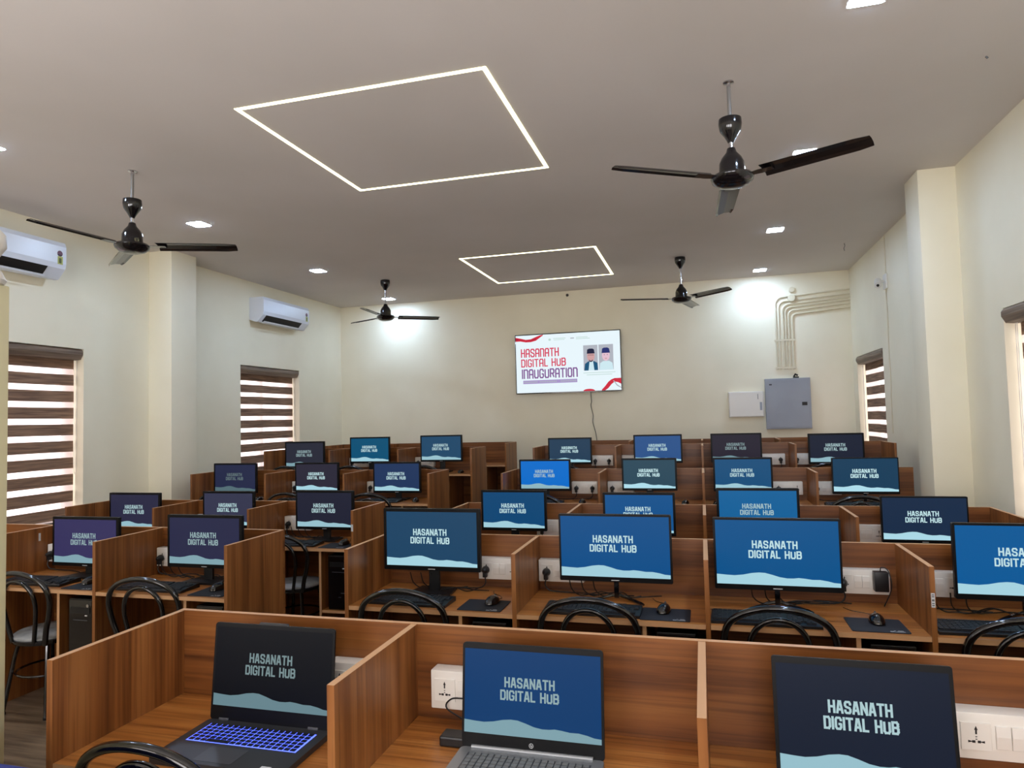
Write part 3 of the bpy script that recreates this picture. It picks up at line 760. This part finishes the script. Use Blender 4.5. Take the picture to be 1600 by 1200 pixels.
for x, y, lab in ((.80, 3.33, 'square ceiling light cut off at the top edge of the photo, right side'), (.79, 5.28, 'square ceiling light behind the near right fan blade'),
                  (.80, 7.43, 'square ceiling light on the right, third from the back corner pipes'), (.81, 9.49, 'square ceiling light on the right nearest the back wall'),
                  (-4.46, 3.33, 'square ceiling light cut off at the left edge of the photo'), (-4.42, 5.26, 'square ceiling light right of the near left fan'),
                  (-4.47, 7.39, 'square ceiling light above the far air conditioner'), (-4.54, 9.50, 'square ceiling light behind the far left fan rod'),
                  (.80, 1.2, 'square ceiling light above the front desk, outside the photo on the right'), (-4.45, 1.2, 'square ceiling light beside the camera, outside the photo on the left')):
    s = K_SP.get(); s.location = (x, y, CZ); tag(s, lab, 'ceiling light', 'square ceiling lights')

# ------------------------------------------------------------------ air conditioners
def make_ac():
    e = empty('air_conditioner', (0, 0, 0))       # origin: wall, centre, bottom; faces +X
    hw = .53; g = G(); prof = [(0, .03), (.08, 0), (.125, 0), (.205, .085), (.215, .13), (.215, .28), (.20, .32), (0, .32)]
    g.prism(prof, -hw, hw, ACW, 'Y')
    for v in range(len(g.v)):
        pass
    o = g.obj('body', e)
    # turn prism axes: prism(axis='Y') already maps (x,z)
    g = G(); g.prism([(.135, .008), (.137, .006), (.207, .083), (.2055, .084)], -hw+.07, hw-.17, SOCKD, 'Y')
    g.obj('air_outlet', e)
    g = G(); g.prism([(.13, -.016), (.165, -.004), (.175, .012), (.132, -.008)], -hw+.07, hw-.17, ACW, 'Y'); g.obj('louvre', e)
    g = G(); y = hw-.085
    g.box(.2155, .2165, y, y+.05, .12, .19, mat('label_yellow', (178, 182, 96), .5)); g.box(.2166, .217, y+.012, y+.036, .13, .175, mat('label_green', (86, 96, 40), .5))
    g.lathe([(.026, .2155), (.026, .2165)], mat('label_maroon', (110, 70, 88), .5), (0, y+.022, .215), 18, 'X'); g.box(.2166, .217, y-.002, y+.04, .197, .205, SOCKD)
    g.obj('energy_label', e)
    return e
K_AC = Kind(make_ac)
for y, z, lab in ((4.225, 3.0, 'white split air conditioner on the left wall, cut off by the photo edge'), (8.135, 3.0, 'white split air conditioner above the far left window')):
    a = K_AC.get(); a.location = (XL+.0008, y, z); tag(a, lab, 'air conditioner', 'white split air conditioners')

# ------------------------------------------------------------------ television
def television():
    x0, x1, z0, z1 = -2.66, -1.083, 2.018, 2.908; w_ = x1-x0; h = z1-z0; yf = YB-.075
    e = empty('television', ((x0+x1)/2, yf, z0)); tag(e, 'wall television showing a white inauguration slide', 'television')
    g = G(); g.prism(rrect(-w_/2, w_/2, 0, h, .008), 0, .03, BLKG, 'Y'); g.box(-w_*.35, w_*.35, .0301, .055, .08, h-.2, BLK); g.obj('casing', e)
    g = G(); g.box(-.2, .2, .0551, .0745, .2, h-.3, DGREY); g.obj('wall_mount', e)
    sw, sh = w_-.024, h-.03
    def em(n, c): return screen_mat(n, c)
    wh = em('slide_white', (232, 246, 252)); red = em('slide_red', (205, 40, 62)); rd2 = em('slide_dark_red', (160, 24, 52)); pur = em('slide_purple', (132, 92, 150))
    pk = em('slide_pink', (214, 62, 92)); gry = em('slide_grey', (176, 180, 190)); fnt = em('slide_faint', (188, 214, 206)); skin = em('slide_skin', (206, 160, 160)); sk2 = em('slide_skin_light', (226, 190, 206))
    nav = em('slide_navy', (30, 34, 62)); teal = em('slide_teal', (24, 84, 120)); shirt = em('slide_shirt', (205, 232, 240)); lpur = em('slide_light_purple', (168, 150, 200)); cap2 = em('slide_blue_cap', (38, 48, 110))
    g = G(); g.flat = True; lv = [0]
    X = lambda u: (u-.5)*sw
    Z = lambda v: .016+(1-v)*sh
    def P(pts, m, k=1): g.poly([(X(u), -.001-.0007*k, Z(v)) for u, v in pts], m)
    def R(u0, v0, u1, v1, m, k=1): P([(u0, v1), (u1, v1), (u1, v0), (u0, v0)], m, k)
    def E(u, v, ru, rv, m, k, a0=0, a1=360):
        P([(u+ru*math.cos(math.radians(a0+(a1-a0)*i/20)), v+rv*math.sin(math.radians(a0+(a1-a0)*i/20))) for i in range(21)], m, k)
    R(0, 0, 1, 1, wh, 0)
    # ribbon, top left and bottom right
    T = [(0, .03, .10), (.05, .05, .10), (.10, .075, .12), (.15, .07, .12), (.20, .035, .10), (.24, .01, .05), (.27, 0, .015)]
    for (a, b, c), (d, e2, f) in zip(T[:-1], T[1:]): P([(a, c), (d, f), (d, e2), (a, b)], red, 1)
    for (a, b, c), (d, e2, f) in zip(T[:4], T[1:5]): P([(a, c-.02), (d, f-.025), (d, e2+.02), (a, b+.02)], rd2, 2)
    B = [(.82, .985, 1), (.85, .93, 1), (.88, .86, .965), (.91, .82, .90), (.94, .80, .86), (.97, .80, .87), (1, .80, .90)]
    for (a, b, c), (d, e2, f) in zip(B[:-1], B[1:]): P([(a, c), (d, f), (d, e2), (a, b)], red, 1)
    P([(.925, .84), (.96, .93), (1, .97), (1, .955), (.965, .91), (.935, .84)], gry, 2)
    E(.70, 1.0, .055, .035, red, 1, 180, 360)
    # small logos and illegible lines along the top
    E(.335, .095, .012, .02, fnt, 1); R(.37, .075, .49, .085, fnt, 1); R(.375, .10, .48, .108, fnt, 1)
    R(.535, .08, .57, .098, gry, 1); R(.59, .075, .70, .085, fnt, 1); R(.59, .10, .72, .11, fnt, 1)
    def TX(t, u0, u1, v0, v1, m): text_geo(g, t, X(u0), X(u1), (Z(v0)+Z(v1))/2, Z(v0)-Z(v1), -.0017, m, GT, .14, .5, .22)
    TX('HASANATH', .05, .42, .235, .385, pk); TX('DIGITAL HUB', .05, .485, .415, .555, pk); TX('INAUGURATION', .055, .595, .59, .755, pur)
    R(.065, .785, .59, .845, lpur, 1)
    for i in range(30):
        if i in (8, 19, 20): continue
        R(.075+i*.017, .803, .086+i*.017, .828, gry, 2)
    # two portraits
    R(.655, .225, .79, .655, gry, 1); R(.80, .225, .935, .655, gry, 1)
    P([(.66, .655), (.79, .655), (.785, .53), (.755, .50), (.70, .50), (.668, .54)], teal, 2); P([(.70, .655), (.755, .655), (.745, .50), (.712, .50)], shirt, 3)
    E(.725, .415, .036, .095, skin, 4); P([(.688, .37), (.762, .37), (.756, .30), (.74, .285), (.71, .285), (.692, .30)], nav, 5)
    E(.725, .485, .018, .028, nav, 5); E(.725, .472, .014, .02, skin, 6); R(.697, .392, .753, .398, nav, 6)
    P([(.803, .655), (.933, .655), (.925, .54), (.895, .505), (.84, .505), (.81, .54)], shirt, 2)
    E(.866, .41, .036, .095, sk2, 4); P([(.827, .37), (.905, .37), (.897, .295), (.88, .28), (.85, .28), (.833, .295)], cap2, 5)
    E(.866, .462, .012, .01, skin, 5); E(.852, .40, .004, .006, nav, 5); E(.88, .40, .004, .006, nav, 5)
    R(.65, .69, .95, .70, fnt, 1); R(.68, .725, .92, .735, fnt, 1)
    g.obj('screen', e)
    g = G(); xo = -1.545-(x0+x1)/2
    g.tube(catmull([(xo, .03, .03), (xo, .05, -.06), (xo+.004, .062, -.14), (xo-.008, .066, -.2), (xo+.02, .066, -.34), (xo+.012, .068, -.44), (xo+.05, .068, -.60), (xo+.07, .068, -.78)], 6), .0045, RUB, 6)
    g.obj('cable', e)
television()

# ------------------------------------------------------------------ boxes and pipes on the back wall
e = empty('distribution_box', (.593, YB, 1.60)); tag(e, 'white plastic distribution box on the back wall left of the grey panel box', 'distribution box')
g = G(); g.box(-.228, .228, -.07, -.0005, 0, .35, WHITE, bev=.012); g.obj('body', e, smooth=True)
g = G(); g.box(-.215, .215, -.077, -.0705, .012, .338, WHITE, bev=.003); g.obj('cover', e); g = G(); g.box(.15, .157, -.0785, -.0771, .24, .31, DGREY); g.box(.175, .205, -.0785, -.0771, .09, .2, GREY); g.obj('latch', e)
e = empty('panel_box', (1.13, YB, 1.43)); tag(e, 'large grey metal electrical panel box on the back wall', 'panel box')
g = G(); g.box(-.285, .285, -.09, -.0005, 0, .68, GREY, bev=.004); g.obj('body', e)
g = G(); g.box(-.26, .262, -.096, -.0905, .02, .655, GREY, bev=.002); dr = g.obj('door', e)
g = G(); g.box(.17, .235, -.102, -.0965, .31, .355, SOCKD, bev=.002); g.obj('latch', dr); g = G(); g.box(-.235, -.2, -.0975, -.0965, .59, .61, DGREY); g.obj('plate', dr)
g = G(); g.box(.08, .15, -.06, -.01, .6805, .70, BLK); g.tube([(.09, -.03, .70), (.11, -.03, .735), (.14, -.03, .715)], .012, BLK, 8)
tag(g.obj('cable_gland', None, loc=(1.13, YB, 1.4305)), 'small black cable gland on top of the grey panel box', 'cable gland')
vx = [1.025, 1.065, 1.115, 1.15, 1.19, 1.235]; hz = [3.225, 3.165, 3.12, 3.08, 3.035, 2.985]
for i, (x, z) in enumerate(zip(vx, hz)):
    r = .1-.008*i; y = YB-.014; g = G()
    pts = [(x, y, 2.235), (x, y, z-r)] + [(x+r-r*math.cos(t), y, z-r+r*math.sin(t)) for t in (k*PI/16 for k in range(1, 9))] + [(XRW-.001, y, z+.05+.0*i)]
    g.tube(pts, .012 if i < 5 else .0135, PIPE, 10)
    o = g.obj('conduit_pipe', smooth=True)
    tag(o, 'cream conduit pipe bending along the back wall, %s of six counted from the outside bend' % ['outermost', 'second', 'third', 'fourth', 'fifth', 'innermost'][i], 'pipe', 'conduit pipes on the back wall')
def saddle(x0, x1, z0, z1, lab):
    g = G(); g.box(x0, x1, YB-.03, YB-.027, z0, z1, PIPE); g.box(x0, x0+.01, YB-.0268, YB-.0005, z0, z1, PIPE); g.box(x1-.01, x1, YB-.0268, YB-.0005, z0, z1, PIPE)
    tag(g.obj('pipe_clamp'), lab, 'pipe clamp', 'pipe clamps')
saddle(1.0, 1.26, 2.62, 2.645, 'cream clamp across the upright conduit pipes on the back wall')
saddle(1.0, 1.26, 2.245, 2.27, 'cream clamp at the lower ends of the conduit pipes above the grey box')
for x, z, lab in ((1.245, 3.315, 'small round white junction cap above the conduit pipes'), (1.235, 3.20, 'round cream junction box sitting over the conduit pipes')):
    g = G(); g.lathe([(.0, -.04), (.03, -.038), (.038, -.03), (.038, 0)] if z > 3.3 else [(0, -.06), (.045, -.058), (.052, -.05), (.052, -.029)], PIPE, (x, YB-.0005, z), 20, 'Y')
    tag(g.obj('junction_box', smooth=True), lab, 'junction box')
g = G(); g.lathe([(0, -.02), (.018, -.018), (.022, 0)], SOCKD, (-1.857, YB-.0005, 3.47), 16, 'Y'); tag(g.obj('sensor', smooth=True), 'tiny dark round sensor at the top of the back wall', 'sensor')
g = G(); g.tube(catmull([(0, 0, 0), (.006, 0, -.03), (-.004, .004, -.055), (0, 0, -.085)], 5), .003, DGREY, 6); tag(g.obj('wire_stub', loc=(1.614, 8.322, CZ-.0003)), 'thin loose wire hanging from the ceiling near the right wall', 'wire')
g = G(); g.tube([(0, 0, 0), (.01, 0, -.012)], .005, DGREY, 6); tag(g.obj('ceiling_screw', loc=(1.535, 4.123, CZ-.0003)), 'tiny dark screw in the ceiling near the top right corner', 'screw')
# camera / light fitting on right wall with cable
e = empty('security_camera', (XRW, 8.1, 3.03)); tag(e, 'small white wall camera high on the right wall beside the vertical cable', 'security camera')
g = G(); g.box(-.02, -.0005, -.06, .06, -.08, .08, WHITE, bev=.006); g.obj('mount_plate', e)
g = G(); g.tube([(-.02, 0, .01), (-.06, 0, 0), (-.085, 0, -.01)], .012, WHITE, 8); g.obj('arm', e)
g = G(); g.tube([(-.075, .03, .02), (-.10, -.07, -.045)], .034, WHITE, 12); cm = g.obj('housing', e, smooth=True)
g = G(); g.tube([(-.0995, -.0695, -.0445), (-.1015, -.077, -.05)], .014, SOCKD, 12); g.obj('lens', cm)
g = G(); g.tube(catmull([(XRW-.006, 8.07, CZ-.001), (XRW-.006, 8.08, 3.3), (XRW-.006, 8.09, 3.1), (XRW-.006, 8.11, 2.9), (XRW-.007, 8.10, 2.6), (XRW-.006, 8.12, 2.3), (XRW-.007, 8.10, 2.0), (XRW-.006, 8.13, 1.7), (XRW-.006, 8.12, 1.4)], 5), .0055, PIPE, 6)
tag(g.obj('wall_cable'), 'thin cream cable running down the right wall below the camera', 'cable')

# ------------------------------------------------------------------ stickers on the desks
def sticker(pts, label, marks=None):
    g = G(); g.flat = True; g.poly(pts, LOGO)
    for m in (marks or []): g.poly(m, SOCKD)
    tag(g.obj('sticker'), label, 'sticker', 'small stickers on the desks')
y = RY[2]-DD-.0008; x = XR0+W_
sticker([(x-.007, y, .868), (x+.007, y, .868), (x+.007, y, .925), (x-.007, y, .925)], 'small printed white sticker on the partition edge, second row, right block',
        [[(x-.0045, y-.0003, a), (x+.0045, y-.0003, a), (x+.0045, y-.0003, a+.003), (x-.0045, y-.0003, a+.003)] for a in (.874, .882, .893, .897, .909, .916)])
x = XL0-2*W_+TH/2+.0008
sticker([(x, 3.50, .945), (x, 3.515, .945), (x, 3.515, .995), (x, 3.50, .995)], 'small pale sticker inside the partition of the second row, left block')
y = RY[3]-DD-.0008; x = XL0
sticker([(x-.008, y, .88), (x+.008, y, .88), (x+.008, y, .93), (x-.008, y, .93)], 'small pale sticker on the aisle-end partition edge, third row, left block')

# ------------------------------------------------------------------ foreground, left edge
e = empty('cupboard', (-2.49, 1.37, 0)); tag(e, 'tall cream cupboard at the left edge of the photo', 'cupboard')
g = G(); g.box(-.45, .455, -.23, .23, 0, 2.11, CREAM, bev=.006); g.obj('cabinet_body', e, smooth=True)
for s in (-1, 1):
    g = G(); a, b = (-.43, -.004) if s < 0 else (.004, .435); g.box(a, b, -.248, -.2305, .06, 2.07, CREAM, bev=.004); d_ = g.obj('door', e)
    g = G(); g.box(.025*s-.006, .025*s+.006, -.27, -.2485, 1.0, 1.14, CHROME, bev=.003); g.obj('handle', d_)
g = G(); g.lathe([(.035, 0), (.062, .0), (.068, .012), (.05, .05), (.034, .07), (.05, .085), (.068, .115), (.066, .15), (.04, .18), (.0, .188)], WHITE, (-2.075, 1.535, 2.1105), 24)
tag(g.obj('vase', smooth=True), 'white rounded vase standing on the tall cream cupboard, cut off by the photo edge', 'vase')
# blue upholstered chair in the foreground
e = empty('blue_chair', (-1.70, 1.0, 0), .0); tag(e, 'blue upholstered chair whose top edge shows at the bottom left corner', 'chair')
g = G(); g.box(-.26, .26, -.24, .24, .42, .50, BLUE, bev=.03); g.obj('seat', e, smooth=True)
g = G(); g.box(-.31, .31, .19, .25, .55, .902, BLUE, bev=.025); g.obj('backrest', e, smooth=True)
for sx in (-1, 1):
    for sy in (-1, 1):
        g = G(); top = .55 if sy > 0 else .42; g.tube([(sx*.24, sy*.215, 0), (sx*.23, sy*.21, top+.02)], .014, DGREY, 8); g.obj('leg', e)
